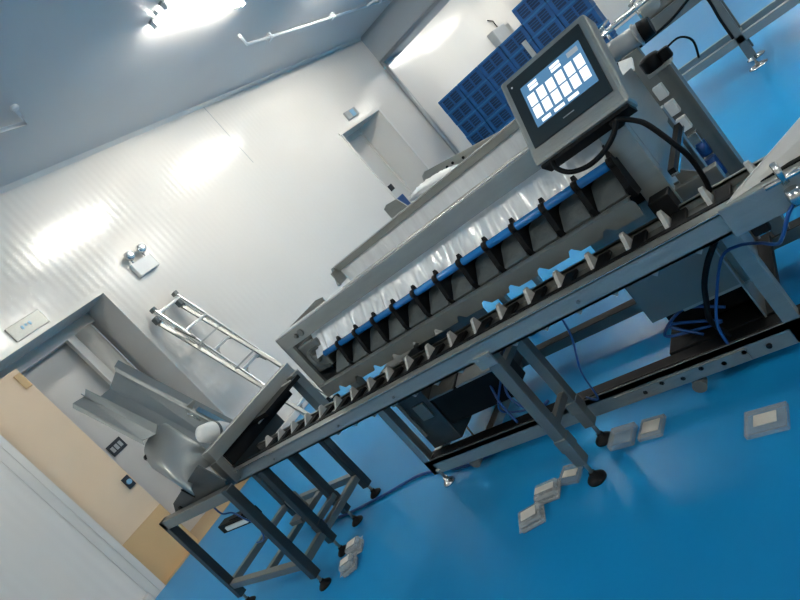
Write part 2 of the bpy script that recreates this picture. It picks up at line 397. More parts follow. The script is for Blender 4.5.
b = MB(); b.box(2.06, 2.195, 2.40, CY1 - .04, .785, .812); b.build('slide_bed', 'steel_bright', t)  # brighter steel on this stretch paints in the white wall's reflection
b = MB(); b.box(2.195, 2.205, CY0, CY1, .775, .832); b.box(2.195, 2.222, CY0, CY1, .825, .832); b.build('far_side_rail', 'steel', t)
ky = [2.017 + PIT * k for k in range(-17, 11)]
for i, y in enumerate(ky):
    if y < CY0 or y > CY1 - .08: continue
    b = MB(); b.poly([(2.10, y - .012, .806), (2.19, y - .012, .806), (2.185, y - .002, .862), (2.165, y - .002, .862)], (0, .016, 0)); b.build('flight', 'paddle', t)
    b = MB(); b.box(2.06, 2.19, y - .075, y - .02, .807, .825, .004); b.build('chain_block', 'black', t)
    if y < 2.6:
        b = MB(); b.poly([(1.94, y - .03 + .07, .776), (1.94, y + .03 + .07, .776), (1.94, y + .07, .742)], (.18, 0, 0)); b.build('return_flight', 'paddle', t)
for (x, y) in ((1.945, 1.445), (2.195, 1.445), (1.945, 3.36), (2.195, 3.40)):
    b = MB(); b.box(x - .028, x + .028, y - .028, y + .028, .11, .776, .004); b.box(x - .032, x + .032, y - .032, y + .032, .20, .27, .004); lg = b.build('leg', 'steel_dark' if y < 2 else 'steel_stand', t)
    foot(x, y, .13, t)
b = MB(); b.box(1.945, 2.195, 1.43, 1.46, .30, .34, .003); b.build('cross_bar', 'steel_dark', t)
b = MB(); b.box(1.945, 2.195, 1.425, 1.465, .66, .69, .003); b.build('cross_bar', 'steel_dark', t)
b = MB(); b.box(1.945, 2.195, 3.36, 3.40, .24, .28, .003); b.build('cross_bar', 'steel_dark', t)
b = MB(); b.box(1.890, 1.902, 1.40, 1.49, .735, .80, .002)
for dy in (-.035, .035): b.cyl((1.886, 1.445 + dy * .7, .78), (1.892, 1.445 + dy * .7, .78), .007, n=8)
b.build('leg_bracket', 'steel', t)
for y in (.95, 2.0, 2.45, 3.1):
    b = MB(); b.cyl((1.893, y, .81), (1.90, y, .81), .007, n=8); b.build('bolt', 'steel_dark', t)
# diverter guide at the right end with its clamp
b = MB(); b.poly([(1.93, .42, .835), (1.955, .33, .835), (2.03, .10, .84), (2.10, -.15, .84), (2.10, -.15, .96), (2.03, .10, .95), (1.955, .33, .875)], (.006, .002, 0))
b.build('diverter_guide', 'white', t)
b = MB(); b.box(1.878, 1.90, .17, .40, .768, .872, .003); b.build('guide_bracket', 'steel', t)
b = MB(); b.cyl((1.85, .21, .86), (1.85, .21, .93), .010, n=10); b.cyl((1.85, .26, .875), (1.85, .16, .875), .008, n=10); b.lathe((1.85, .21, .79), [(.018, 0), (.022, .02), (.018, .05)], 12); b.build('clamp_screw', 'steel_bright', t)
b = MB(); b.box(1.885, 1.915, .31, .36, .735, .80, .006); b.build('sensor_block', 'black', t)

# ------------------------------------------------------------------ sorting machine
sm = thing('sorting_machine', (2.65, 1.6, 0), 'large stainless sorting machine with a row of black trays under a blue tube', 'sorting machine')
b = MB(); b.box(2.28, 2.30, .56, 2.82, 1.225, 1.312, .002); b.build('front_rail', 'steel', sm)
b = MB(); b.box(2.28, 2.36, .56, 2.82, 1.312, 1.320, .001); b.build('top_flange', 'steel_bright', sm)
b = MB(); b.box(2.28, 2.30, 2.745, 2.82, .86, 1.225); b.box(2.28, 2.34, 2.812, 2.82, .86, 1.312); b.build('end_post', 'steel', sm)
b = MB(); b.box(2.30, 2.74, 2.79, 2.80, .87, 1.30); b.build('end_plate', 'steel_dark', sm)
b = MB(); b.box(2.27, 2.32, .555, .655, .78, 1.312, .003); b.build('side_post', 'steel', sm)
b = MB(); b.box(2.28, 2.33, .40, .56, .775, .87, .003); b.poly([(2.30, .45, .87), (2.30, .53, .87), (2.30, .53, .94)], (.008, 0, 0)); b.build('post_bracket', 'steel_dark', sm)
# back plate of the feed trough
b = MB(); b.poly([(2.72, .60, 1.0), (2.72, 2.44, 1.0), (2.78, 2.50, 1.405), (2.78, .60, 1.405)], (.006, 0, 0)); b.build('back_plate', 'film', sm)
b = MB(); b.box(2.755, 2.785, .60, 2.50, 1.362, 1.402, .002); b.build('back_rim', 'steel', sm)
b = MB(); b.box(2.75, 2.79, .60, 2.51, 1.402, 1.408); b.build('back_rim_edge', 'steel_bright', sm)
b = MB(); b.box(2.69, 2.77, 2.495, 2.505, 1.30, 1.39); b.bar((2.70, 2.52, 1.30), (2.77, 2.53, 1.40), .02, .02); b.build('trough_end', 'steel', sm)
b = MB(); b.poly([(2.36, .60, 1.26), (2.36, 2.74, 1.26), (2.72, 2.50, 1.10), (2.72, .60, 1.10)], (0, 0, -.004)); b.build('trough_floor', 'steel_bright', sm)
# corner plate sticking up at the left end
b = MB(); b.poly([(2.44, 2.80, 1.27), (2.44, 2.45, 1.27), (2.44, 2.44, 1.335), (2.44, 2.50, 1.345), (2.44, 2.82, 1.312)], (.004, 0, 0)); b.build('corner_plate', 'steel', sm)
b = MB(); b.lathe((2.272, 2.60, 1.268), [(.022, 0), (.022, .008)], 14, 'x'); b.lathe((2.26, 2.64, 1.268), [(.01, 0), (.016, .012)], 10, 'x'); b.build('catch', 'steel_dark', sm)
# film curtain, wavy
def film():
    bm = bmesh.new(); ny, nz = 260, 10; g = []
    for i in range(ny + 1):
        y = .66 + (2.60 - .66) * i / ny; row = []
        for k in range(nz + 1):
            s_ = k / nz; z = 1.235 - .145 * s_
            w_ = .010 * s_ * (math.sin(y * 58 + 2 * math.sin(y * 9)) + .7 * math.sin(y * 97 + 3 * s_ + math.sin(y * 23)))
            row.append(bm.verts.new((2.34 - .075 * s_ + w_, y + .02 * s_, z)))
        g.append(row)
    for i in range(ny):
        for k in range(nz):
            bm.faces.new((g[i][k], g[i + 1][k], g[i + 1][k + 1], g[i][k + 1])).smooth = True
    bm2 = MB(); bm2.bm.free(); bm2.bm = bm
    return bm2.build('film_curtain', 'film', sm)
film()
# inner housing behind film and trays
b = MB(); b.box(2.40, 2.715, .66, 2.74, .90, 1.08, .01); b.build('inner_housing', 'black', sm)
b = MB(); b.box(2.30, 2.40, 2.60, 2.745, 1.0, 1.20, .01); b.cyl((2.27, 2.67, 1.09), (2.31, 2.67, 1.09), .035, n=14); b.box(2.29, 2.31, 2.56, 2.62, 1.14, 1.19, .004); b.build('end_bearing', 'steel_dark', sm)
b = MB(); b.tube(smoothpath([(2.30, 2.60, 1.14), (2.24, 2.62, 1.15), (2.20, 2.60, 1.12), (2.20, 2.58, 1.06), (2.24, 2.56, 1.02)]), .012, 8); b.build('end_hose', 'tray', sm)
# blue tube, clamps, dividers, trays
YC = [.655 + .1555 * k for k in range(12)]
b = MB(); b.tube([(2.22, .66, 1.10), (2.22, 2.50, 1.10)], .0185, 16); b.build('blue_tube', 'blue_rod', sm)
for k, y in enumerate(YC):
    b = MB(); b.tube([(2.22, y - .013, 1.10), (2.22, y + .013, 1.10)], .0245, 14)
    b.poly([(2.215, y - .009, 1.12), (2.232, y - .009, 1.122), (2.245, y - .009, 1.138), (2.25, y - .009, 1.125), (2.25, y - .009, 1.08), (2.22, y - .009, 1.075)], (0, .018, 0))
    cl = b.build('tube_clamp', 'black', sm)
    b = MB(); b.poly([(2.20, y - .012, 1.085), (2.28, y - .012, 1.10), (2.42, y - .012, 1.04), (2.42, y - .012, .92), (2.20, y - .012, .95), (2.185, y - .012, 1.0)], (0, .024, 0)); b.build('divider', 'rubber', cl)
for k in range(12):
    y0 = YC[k] + .018; y1 = y0 + .12
    b = MB()
    def pad(u0, u1, v0, v1, th):  # rounded pad on the slope from (2.20,.945) to (2.31,1.045)
        base = Vector((2.195, 0, .962)); d = Vector((.115, 0, .082)); r = .028; pts = []
        for cx, cy, a0 in ((u1 - r, v1 - r * .8, 0), (u0 + r, v1 - r * .8, 90), (u0 + .008, v0 + .008, 180), (u1 - .008, v0 + .008, 270)):
            rr = r if a0 < 180 else .008
            for a in range(0, 91, 18):
                an = math.radians(a0 + a); pts.append((cx + rr * math.cos(an), cy + rr * math.sin(an)))
        L_ = d.length; dn = d.normalized()
        return [tuple(base + dn * v + Vector((0, u, 0))) for u, v in pts]
    b.poly(pad(y0, y1, 0, .135, .01), (-.012, 0, .017))
    tr = b.build('tray', 'tray', sm)
    b = MB(); b.poly([(2.30, y0 + .01, 1.035), (2.30, y1 - .01, 1.035), (2.34, y1 - .02, 1.085), (2.34, y0 + .03, 1.085)], (-.004, 0, .004)); b.build('tray_hood', 'tray', tr)
# lip panel with notched lower edge and rolled top
b = MB()
yl0, yl1 = .655, 2.66
pts = [(2.15, yl1, .962), (2.15, yl0 + .02, .962), (2.15, yl0 + .006, .957), (2.15, yl0, .942), (2.15, yl0, .89)]
yy = yl0; k = 0
notch = [2.017 + PIT * j + .04 for j in range(-9, 5)]
for yn in sorted(notch):
    if yn < yl0 + .05 or yn > yl1 - .05: continue
    pts += [(2.15, yn - .035, .89), (2.15, yn - .008, .917), (2.15, yn + .008, .912), (2.15, yn + .02, .89)]
pts += [(2.15, yl1, .89)]
b.poly(pts, (.005, 0, 0)); b.poly([(2.15, yl0 + .01, .962), (2.15, yl1, .962), (2.165, yl1, .972), (2.165, yl0 + .01, .972)], (.004, 0, -.004))
b.poly([(2.165, yl0 + .01, .972), (2.165, yl1, .972), (2.20, yl1, .966), (2.20, yl0 + .01, .966)], (0, 0, -.004))
b.build('lip_panel', 'steel_dark', sm)
b = MB(); b.box(2.19, 2.27, .56, .64, .79, .90, .004); b.build('lip_end_block', 'black', sm)
# right side sheets
b = MB(); b.poly([(2.32, .56, .97), (2.93, .56, .97), (2.93, .56, 1.25), (2.32, .56, 1.31)], (0, -.006, 0)); b.build('side_sheet', 'steel', sm)
b = MB(); b.box(2.25, 2.80, .505, .53, .935, .955); b.build('side_rubber_seal', 'rubber', sm)
b = MB(); b.box(2.25, 2.80, .500, .53, .925, .935); b.build('side_edge_strip', 'steel_bright', sm)
b = MB(); b.poly([(2.34, .58, .20), (3.0, .58, .20), (3.0, .58, .95), (2.34, .58, .95)], (0, .006, 0)); b.build('lower_side_sheet', 'steel', sm)
b = MB(); b.box(2.38, 2.39, .55, .98, .36, .86); b.build('front_sheet', 'steel_dark', sm)
# base frame
b = MB(); b.box(2.27, 2.35, CY0, 2.59, .155, .19, .002); b.box(2.27, 2.28, CY0, 2.59, .085, .19, .001); b.build('front_base_beam', 'steel', sm)
b = MB(); b.box(2.282, 2.352, CY0, 2.585, .190, .193); b.build('beam_dark_reflection', 'rubber', sm)  # dark sheet paints the machine's underside mirrored in the steel beam top
b = MB(); b.box(3.03, 3.11, CY0, 2.59, .11, .17, .002); b.build('rear_base_beam', 'steel_dark', sm)
b = MB(); b.box(3.032, 3.108, CY0, 2.58, .17, .173); b.build('beam_dark_reflection', 'rubber', sm)  # same painted dark reflection on top of the rear beam
for y in (2.55, 2.12, .90):
    b = MB(); b.box(2.30, 3.05, y - .03, y + .03, .12, .17, .003); b.build('base_cross_beam', 'steel_dark', sm)
for (x, y, z) in ((2.30, 2.56, .86), (3.07, 2.56, 1.0), (2.30, .50, .80), (3.07, .60, 1.0)):
    b = MB(); b.box(x - .03, x + .03, y - .03, y + .03, .085, z, .003); b.build('base_leg', 'steel', sm)
for (x, y) in ((2.277, 2.54), (3.07, 2.54)):
    foot(x, y, .12, sm, .042, 'steel_bright')
b = MB(); b.tube([(2.28, 2.28, .065), (2.36, 2.28, .065)], .036, 16); b.box(2.29, 2.35, 2.25, 2.31, .07, .10); b.build('castor', 'tray', sm)
b = MB(); b.tube([(2.27, .95, .045), (2.33, .95, .045)], .03, 14); b.box(2.28, 2.32, .93, .97, .04, .09); b.build('castor', 'tray', sm)
# holes plate on the front beam
for i in range(7):
    b = MB(); b.cyl((2.262, .62 + i * .09, .12 + .015 * (i % 2)), (2.271, .62 + i * .09, .12 + .015 * (i % 2)), .011, n=10); b.build('beam_hole', 'black', sm)
b = MB(); b.box(2.262, 2.27, .70, 1.30, .09, .15, .001); b.build('perforated_strip', 'steel', sm)
# control cabinet and slanted box under the head, left half
b = MB(); b.box(2.36, 3.00, 2.29, 2.525, .20, .76, .004); b.box(2.60, 3.00, 2.02, 2.29, .20, .74, .004); cab = b.build('control_cabinet', 'steel_stand', sm)
b = MB(); b.box(2.352, 2.36, 2.49, 2.51, .30, .60); b.build('cabinet_hinge', 'steel', cab)
b = MB(); b.box(2.348, 2.36, 2.335, 2.425, .40, .51, .003); b.build('cabinet_plate', 'steel_dark', cab)
b = MB(); b.box(2.37, 2.57, 1.80, 2.285, .30, .50, .004); bx = b.build('valve_box', 'black', sm)
b = MB(); b.poly([(2.35, 1.80, .50), (2.35, 2.06, .50), (2.55, 2.06, .545), (2.55, 1.80, .545)], (0, 0, .012)); b.build('valve_box_lid', 'grey_paint', bx)
b = MB(); b.poly([(2.35, 2.09, .50), (2.35, 2.28, .50), (2.55, 2.28, .545), (2.55, 2.09, .545)], (0, 0, .010)); b.build('valve_box_lid', 'steel_dark', bx)
b = MB(); b.box(2.36, 3.03, .52, 1.0, .175, .20, .003); b.build('drive_shade_sheet', 'black', sm)  # black sheet put in as shade in the space under the machine
b = MB(); b.box(2.90, 2.93, .60, 1.02, .20, .90); b.build('rear_shade_sheet', 'black', sm)  # black back panel standing for the shade around the drive
b = MB(); b.box(2.50, 2.88, .62, .97, .20, .60, .02); b.cyl((2.45, .78, .36), (2.60, .78, .36), .07, n=18); b.build('drive_unit', 'black', sm)
b = MB(); b.tube(smoothpath([(2.40, .70, .28), (2.42, .85, .34), (2.40, .98, .27), (2.43, .88, .22), (2.38, .74, .24), (2.42, .95, .30), (2.40, .84, .20)]), .007, 7); b.build('wire_bundle', 'blue_hose', sm)
b = MB(); b.bar((2.40, .52, .36), (2.40, .84, .36), .03, .03); b.build('shaft', 'steel', sm)
# pneumatic post at the right rear, with motor on top
b = MB(); b.box(2.98, 3.05, .43, .50, .20, 1.16, .003); b.box(2.95, 2.985, .43, .445, .60, 1.16); b.build('rear_post', 'steel_dark', sm)
for z in (1.08, .99, .90, .81):
    b = MB(); b.box(2.945, 2.985, .50, .545, z - .032, z + .032, .004); b.build('post_sensor', 'white' if z > .85 else 'steel_bright', sm)
for z0, z1 in ((.60, .70), (.72, .79)):
    b = MB(); b.tube([(2.965, .52, z0), (2.965, .52, z1)], .026, 14); b.build('air_cylinder', 'blue_hose', sm)
b = MB(); b.box(2.96, 3.07, .42, .53, 1.155, 1.172, .003); b.build('post_top_plate', 'steel', sm)
b = MB(); b.lathe((3.00, .49, 1.172), [(.040, 0), (.048, .008), (.048, .055), (.04, .066), (.02, .07)], 8); b.box(2.96, 3.0, .40, .45, 1.175, 1.23, .01); b.build('small_motor', 'rubber', sm)
b = MB(); b.tube(smoothpath([(2.98, .41, 1.22), (3.0, .35, 1.22), (3.03, .32, 1.17), (3.05, .34, 1.09)]), .005, 6); b.build('motor_wire', 'rubber', sm)
b = MB(); b.poly([(3.05, .63, 1.215), (3.05, .57, 1.215), (3.16, .57, 1.25), (3.16, .63, 1.27)], (.0, 0, .012)); b.build('hinge_plate', 'white', sm)
# rear leg foot on the right
b = MB(); b.box(3.31, 3.37, .55, .61, .12, .60, .003); b.box(3.05, 3.37, .56, .60, .54, .60); lg = b.build('outrigger_leg', 'steel', sm)
foot(3.35, .575, .14, sm, .045, 'steel_bright')

# ------------------------------------------------------------------ touch screen
def monitor():
    bl = Vector((2.15, .862, 1.262)); tl = Vector((2.375, .862, 1.578)); br = Vector((2.15, .468, 1.262))
    U = (br - bl); Vv = (tl - bl); N = U.normalized().cross(Vv.normalized())
    if N.x > 0: N = -N
    def pt(u, v, n=0.): return bl + U * u + Vv * v + N * n
    t = thing('touch_screen', tuple(pt(.5, 0)), 'grey steel touch screen showing white tiles, tilted above the sorting machine', 'screen')
    b = MB()
    # housing: front ring slightly smaller than the back box
    d = .095
    A = [pt(0, 0), pt(1, 0), pt(1, 1), pt(0, 1)]
    n0 = b.poly([pt(0.0, 0.0, 0), pt(1.0, 0.0, 0), pt(1.0, 1.0, 0), pt(0.0, 1.0, 0)], tuple(-N * d))
    es = list(b.bm.edges); bmesh.ops.bevel(b.bm, geom=es, offset=.014, segments=2, affect='EDGES', profile=.5)
    b.build('housing', 'steel', t)
    b = MB(); b.poly([pt(.075, .16, .0), pt(.925, .16, .0), pt(.925, .93, .0), pt(.075, .93, .0)], tuple(N * .005))
    es = list(b.bm.edges); bmesh.ops.bevel(b.bm, geom=es, offset=.002, segments=2, affect='EDGES')
    bz = b.build('bezel', 'bezel', t)
    u0, u1, v0, v1 = .19, .86, .325, .79
    b = MB(); b.poly([pt(u0, v0, .005), pt(u1, v0, .005), pt(u1, v1, .005), pt(u0, v1, .005)], tuple(N * .001)); sc = b.build('display', 'scr_blue', t)
    b = MB()
    def q(a0, a1, c0, c1, mi):
        b.mi = mi
        f = lambda a, c: pt(u0 + (u1 - u0) * a, v0 + (v1 - v0) * c, .0062)
        b.poly([f(a0, c0), f(a1, c0), f(a1, c1), f(a0, c1)], tuple(N * .0006))
    for i in range(6):
        a = .045 + i * .158; w = .120
        for j in range(2):
            q(a, a + w, .17 + j * .30, .17 + j * .30 + .265, 0)
    for a, w in ((.10, .15), (.31, .17), (.54, .17)): q(a, a + w, .03, .105, 0)
    for a, w in ((.12, .15), (.5, .16)): q(a, a + w, .80, .865, 0); q(a, a + w, .885, .95, 0)
    q(.78, .95, .82, .93, 1)
    q(.84, .93, .19, .225, 1)
    for a in (.13, .16, .19, .22, .345, .375, .405, .435, .58, .61, .64): q(a, a + .018, .052, .08, 1)
    b.build('tiles', ['scr_white', 'scr_grey'], sc)
    b = MB(); b.poly([pt(.44, .235, .005), pt(.56, .235, .005), pt(.56, .245, .005), pt(.44, .245, .005)], tuple(N * .0008)); b.build('bezel_mark', 'grey_paint', bz)
    b = MB(); b.cyl(pt(.12, .86, .005), pt(.12, .86, .007), .004, n=10); b.build('status_light', 'white', bz)
    b = MB(); b.poly([pt(.04, -.0, -.012), pt(.97, -.0, -.012), pt(.97, -.035, -.012), pt(.04, -.035, -.012)], tuple(-N * .07)); b.build('underside', 'black', t)
    b = MB(); b.box(2.30, 2.36, .60, .64, 1.20, 1.36, .004); b.build('mounting_arm', 'steel_dark', t)
    b = MB(); b.bar(pt(.42, .97, -.05), pt(.42, .97, -.05) + Vector((0, 0, .10)), .030, .012, (0, 1, 0)); b.build('antenna_bar', 'paddle', t)
    g = pt(.80, -.02, -.04)
    b = MB(); b.lathe(tuple(g + Vector((0, 0, -.035))), [(.018, 0), (.026, .01), (.026, .04)], 12); b.build('cable_gland', 'rubber', t)
    return pt
pt = monitor()
b = MB(); b.tube(smoothpath([(2.19, .80, 1.255), (2.13, .795, 1.225), (2.10, .755, 1.185), (2.10, .69, 1.165), (2.10, .62, 1.175), (2.10, .56, 1.205), (2.12, .535, 1.235)], 8), .0095, 10)
tag(b.build('looped_cable', 'rubber'), 'thick black cable looping below the touch screen', 'cable')
b = MB(); b.tube(smoothpath([pt(.80, -.02, -.03), (2.13, .49, 1.20), (2.11, .46, 1.165), (2.10, .43, 1.07), (2.12, .42, 1.0), (2.15, .425, .93), (2.19, .44, .85), (2.235, .47, .76)], 8), .0095, 10)
tag(b.build('power_cable', 'rubber'), 'thick black cable running from the touch screen down behind the conveyor', 'cable')
b = MB(); b.tube(smoothpath([(2.235, .47, .76), (2.23, .52, .66), (2.22, .60, .58), (2.23, .66, .50), (2.25, .70, .42), (2.27, .74, .33), (2.30, .74, .25), (2.31, .73, .20)], 8), .0115, 10)
tag(b.build('drop_cable', 'rubber'), 'thick black cable hanging from under the conveyor to the machine base beam', 'cable')
b = MB(); b.tube(smoothpath([(1.85, .215, .80), (1.86, .25, .77), (1.87, .30, .706), (1.95, .336, .658), (2.05, .394, .641), (2.15, .469, .617), (2.2, .545, .582), (2.235, .64, .45), (2.25, .72, .31), (2.262, .74, .20)], 8), .006, 8)
tag(b.build('air_hose', 'blue_hose'), 'thin blue air hose hanging under the right end of the conveyor', 'hose')
b = MB(); b.tube(smoothpath([(1.93, 1.06, .776), (1.96, 1.10, .66), (2.02, 1.2, .48), (2.15, 1.30, .25), (2.275, 1.42, .20)], 8), .0045, 8)
tag(b.build('thin_wire', 'blue_hose'), 'thin dark wire dropping from the conveyor side beside the paired legs', 'wire')

# ------------------------------------------------------------------ infeed stand at the left end
st = thing('infeed_stand', (2.06, 3.8, 0), 'open square-tube steel stand at the left end of the conveyor', 'stand')
sx0, sx1, sy0, sy1 = 1.70, 2.43, 3.36, 4.30
for (x, y) in ((sx0, sy0), (sx1, sy0), (sx0, sy1), (sx1, sy1)):
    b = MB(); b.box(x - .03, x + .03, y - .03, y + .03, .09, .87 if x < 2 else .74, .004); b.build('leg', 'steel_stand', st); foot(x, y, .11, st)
b = MB(); b.box(sx0 - .03, sx0 + .03, sy0 + .03, sy1 + .03, .80, .87, .004); b.build('top_beam', 'steel_dark', st)
b = MB(); b.box(sx1 - .03, sx1 + .03, sy0 + .03, sy1 + .03, .68, .74, .004); b.build('top_beam', 'steel_dark', st)
for x in (sx0, sx1):
    b = MB(); b.box(x - .025, x + .025, sy0 + .03, sy1 - .03, .17, .22, .004); b.build('lower_beam', 'steel_dark', st)
for y in (sy0, sy1):
    b = MB(); b.box(sx0 + .03, sx1 - .03, y - .025, y + .025, .17, .22, .004); b.build('lower_beam', 'steel_dark', st)
b = MB(); b.box(sx0 + .03, sx1 - .03, 3.78, 3.83, .175, .215, .004); b.build('lower_beam', 'steel_dark', st)
b = MB(); b.poly([(1.74, 4.10, .925), (1.74, 3.50, 1.065), (1.74, 3.39, .895), (1.74, 3.42, .86), (1.74, 4.20, .84)], (.012, 0, 0)); sp = b.build('side_cheek', 'steel_stand', st)
b = MB(); b.bar((1.735, 3.86, .985), (1.735, 3.80, .895), .006, .01); b.build('cheek_slot', 'black', sp)
b = MB(); b.cyl((1.73, 4.06, .87), (1.742, 4.06, .87), .02, n=12); b.build('cheek_hole', 'black', sp)
b = MB(); b.box(1.76, 2.50, 3.64, 3.66, .78, .87); b.build('end_plate', 'steel_stand', st)
b = MB(); b.box(1.85, 1.93, 3.70, 4.15, .50, .57, .006); b.box(1.86, 1.92, 3.80, 3.98, .57, .58, .003); b.build('linear_drive', ['rubber'], st)
b = MB(); b.box(1.835, 1.85, 3.76, 4.05, .52, .55, .002); b.build('drive_cover', 'white', st)
b = MB(); b.lathe((2.1, 3.62, .30), [(.05, 0), (.05, .13), (.03, .15)], 16); b.box(2.0, 2.2, 3.56, 3.70, .27, .30); b.build('small_drive', 'steel_dark', st)
b = MB(); b.tube(smoothpath([(1.75, 3.75, .80), (1.80, 3.85, .68), (1.86, 3.86, .62), (1.84, 3.76, .55), (1.82, 3.66, .50), (1.80, 3.66, .42), (1.80, 3.72, .38), (1.80, 3.80, .38)], 8), .006, 8)
tag(b.build('dangling_cable', 'blue_hose'), 'thin blue cable with a loose plug dangling inside the stand', 'cable')
# gantry
g = thing('gantry_frame', (2.3, 3.55, .87), 'grey steel bridge frame with a dark cover over the conveyor end', 'frame')
b = MB(); b.box(1.86, 2.79, 3.52, 3.60, .985, 1.075, .003); b.build('bridge_beam', 'steel', g)
b = MB(); b.box(1.85, 1.91, 3.52, 3.60, .80, .99, .003); b.build('near_upright', 'steel_dark', g)
b = MB(); b.box(2.66, 2.74, 3.42, 3.50, .62, 1.0, .003); b.box(2.66, 2.74, 3.50, 3.58, .93, .985); b.build('far_upright', 'steel_dark', g)
b = MB(); b.box(1.95, 2.66, 3.56, 3.59, .88, .985, .003); b.box(2.25, 2.66, 3.36, 3.56, .955, .985); cv = b.build('dark_cover', 'black', g)
b = MB(); b.box(2.60, 2.61, 3.40, 3.52, .984, .992); b.box(2.28, 2.35, 3.548, 3.555, .93, .94); b.build('cover_clips', 'white', cv)

# steep W-shaped chute
ch = thing('steel_chute', (2.1, 3.9, .95), 'long folded grey steel chute rising at the left, in front of the tan door', 'chute')
b = MB()
A = [(2.388, 4.5, 1.913), (2.325, 4.5, 1.869), (2.30, 4.5, 1.862), (2.198, 4.5, 1.79), (2.069, 4.5, 1.895)]
B = [(2.304, 3.75, .951), (2.222, 3.75, .932), (2.20, 3.75, .920), (2.00, 3.80, .93), (1.90, 3.80, 1.04)]
A = [(2.405, 4.5, 1.915), (2.345, 4.5, 1.895), (2.325, 4.5, 1.860), (2.198, 4.5, 1.790), (2.07, 4.52, 1.79), (2.045, 4.55, 1.885), (2.02, 4.5, 1.895)]
B = [(2.315, 3.75, 0.955), (2.265, 3.75, 0.94), (2.235, 3.75, 0.905), (2.10, 3.75, 0.90), (2.00, 3.8, .95), (1.96, 3.82, 1.08), (1.93, 3.80, 1.09)]
b.loft(A, B, .006); [setattr(f_, 'smooth', False) for f_ in b.bm.faces]; b.build('channel', 'chute', ch)
b = MB(); b.loft([(2.075, 4.50, 1.90), (2.03, 4.5, 1.862), (1.934, 4.5, 1.875), (1.915, 4.5, 1.85)], [(1.985, 3.96, 1.38), (1.93, 3.96, 1.342), (1.838, 3.96, 1.375), (1.825, 3.96, 1.345)], .006); [setattr(f_, 'smooth', False) for f_ in b.bm.faces]; b.build('outer_flange', 'chute', ch)
b = MB(); b.box(2.28, 2.34, 4.02, 4.10, 1.27, 1.33, .006); b.build('hinge_block', 'steel_dark', ch)
b = MB(); b.bar((2.28, 3.98, 1.26), (2.24, 3.70, .92), .035, .03); b.build('bright_strip', 'steel_bright', ch)
b = MB(); b.cyl((2.19, 3.90, 1.20), (2.16, 3.90, 1.30), .005, n=6); b.build('pin', 'steel_bright', ch)
# rolled guard
cg = thing('rolled_guard', (1.9, 3.8, .95), 'rounded satin steel guard below the chute, left of the bridge frame', 'guard')
b = MB()
def arc(c, rx, rz, y, a0, a1, n=12):
    return [(c[0] + rx * math.cos(math.radians(a0 + (a1 - a0) * i / n)), y, c[1] + rz * math.sin(math.radians(a0 + (a1 - a0) * i / n))) for i in range(n + 1)]
b.loft(smoothpath([(1.77, 4.0, 1.20), (1.785, 4.0, 1.27), (1.82, 4.0, 1.325), (1.88, 4.0, 1.355), (1.95, 4.0, 1.366), (2.04, 4.0, 1.360), (2.06, 4.0, 1.33)], 4), smoothpath([(1.70, 3.72, .92), (1.70, 3.7, .95), (1.72, 3.7, .975), (1.78, 3.7, .99), (1.87, 3.7, .985), (1.98, 3.7, .94), (2.0, 3.7, .91)], 4), .006)
b.build('guard_sheet', 'cover', cg)
b = MB(); b.lathe((1.805, 3.99, 1.275), [(.0, 0), (.022, .0), (.022, .03)], 12, 'y'); b.build('end_plug', 'rubber', cg)
# white packaging bag behind the guard
b = MB(); b.lathe((0, 0, 0), [(.02, -.13), (.055, -.11), (.072, -.03), (.070, .05), (.05, .12), (.02, .135)], 20, 'x')
bag = b.build('film_roll', 'white', None); bag.location = (2.10, 3.72, 1.10); bag.rotation_euler = (.2, .55, .3)
tag(bag, 'small white wrapped roll lying between the chute and the bridge frame', 'film roll')
b = MB(); b.tube([(-.01, 0, 0), (.012, 0, 0)], .073, 20); bb = b.build('dark_band', 'tray', None); bb.parent = bag

# packs on the conveyor at left
def clam(name, loc, rz, sx, sy, sz, label, group=None, ins=True, tilt=(0, 0), insc=(.5, .6)):
    pm = 'pack' if sz > .035 else 'pack_flat'
    t = thing(name, loc, label, 'clamshell pack', group); t.rotation_euler = (tilt[0], tilt[1], rz)
    t['_o'] = [0, 0, 0]; t['_w'] = [0, 0, 0]
    b = MB()
    if sz <= .035:
        for e in (-1, 1):
            b.box(e * sx / 2 - .002, e * sx / 2 + .002, -sy / 2, sy / 2, .001, sz); b.box(-sx / 2, sx / 2, e * sy / 2 - .002, e * sy / 2 + .002, .001, sz)
        b.box(-sx / 2, sx / 2, -sy / 2, sy / 2, sz * .9, sz)
    else: b.box(-sx / 2, sx / 2, -sy / 2, sy / 2, 0.001, sz * .45, min(.012, sz * .2)); b.box(-sx / 2 - .006, sx / 2 + .006, -sy / 2 - .006, sy / 2 + .006, sz * .45, sz * .5)
    if sz > .035: b.box(-sx / 2 + .004, sx / 2 - .004, -sy / 2 + .004, sy / 2 - .004, sz * .5, sz, min(.014, sz * .22))
    b.build('shell', pm, t)
    if ins:
        b = MB(); b.box(-sx * insc[0] / 2, sx * insc[0] / 2, -sy * insc[1] / 2, sy * insc[1] / 2, sz * 1.0 + .0005, sz * 1.0 + .003); b.build('insert_card', 'label', t)
    return t
clam('clamshell_pack', (1.79, 1.755, 0), .35, .11, .13, .05, 'clear clamshell pack on the floor, lower of the two left of the front foot')
clam('clamshell_pack', (1.925, 1.70, 0), .15, .11, .13, .05, 'clear clamshell pack on the floor, upper of the two left of the front foot', ins=True, insc=(.35, .8))
clam('clamshell_pack', (1.78, 3.15, 0), .55, .11, .11, .07, 'whitish clamshell pack on the floor right of the stand foot, lower of the pair')
clam('clamshell_pack', (1.915, 3.19, 0), .45, .11, .11, .07, 'whitish clamshell pack on the floor right of the stand foot, upper of the pair')
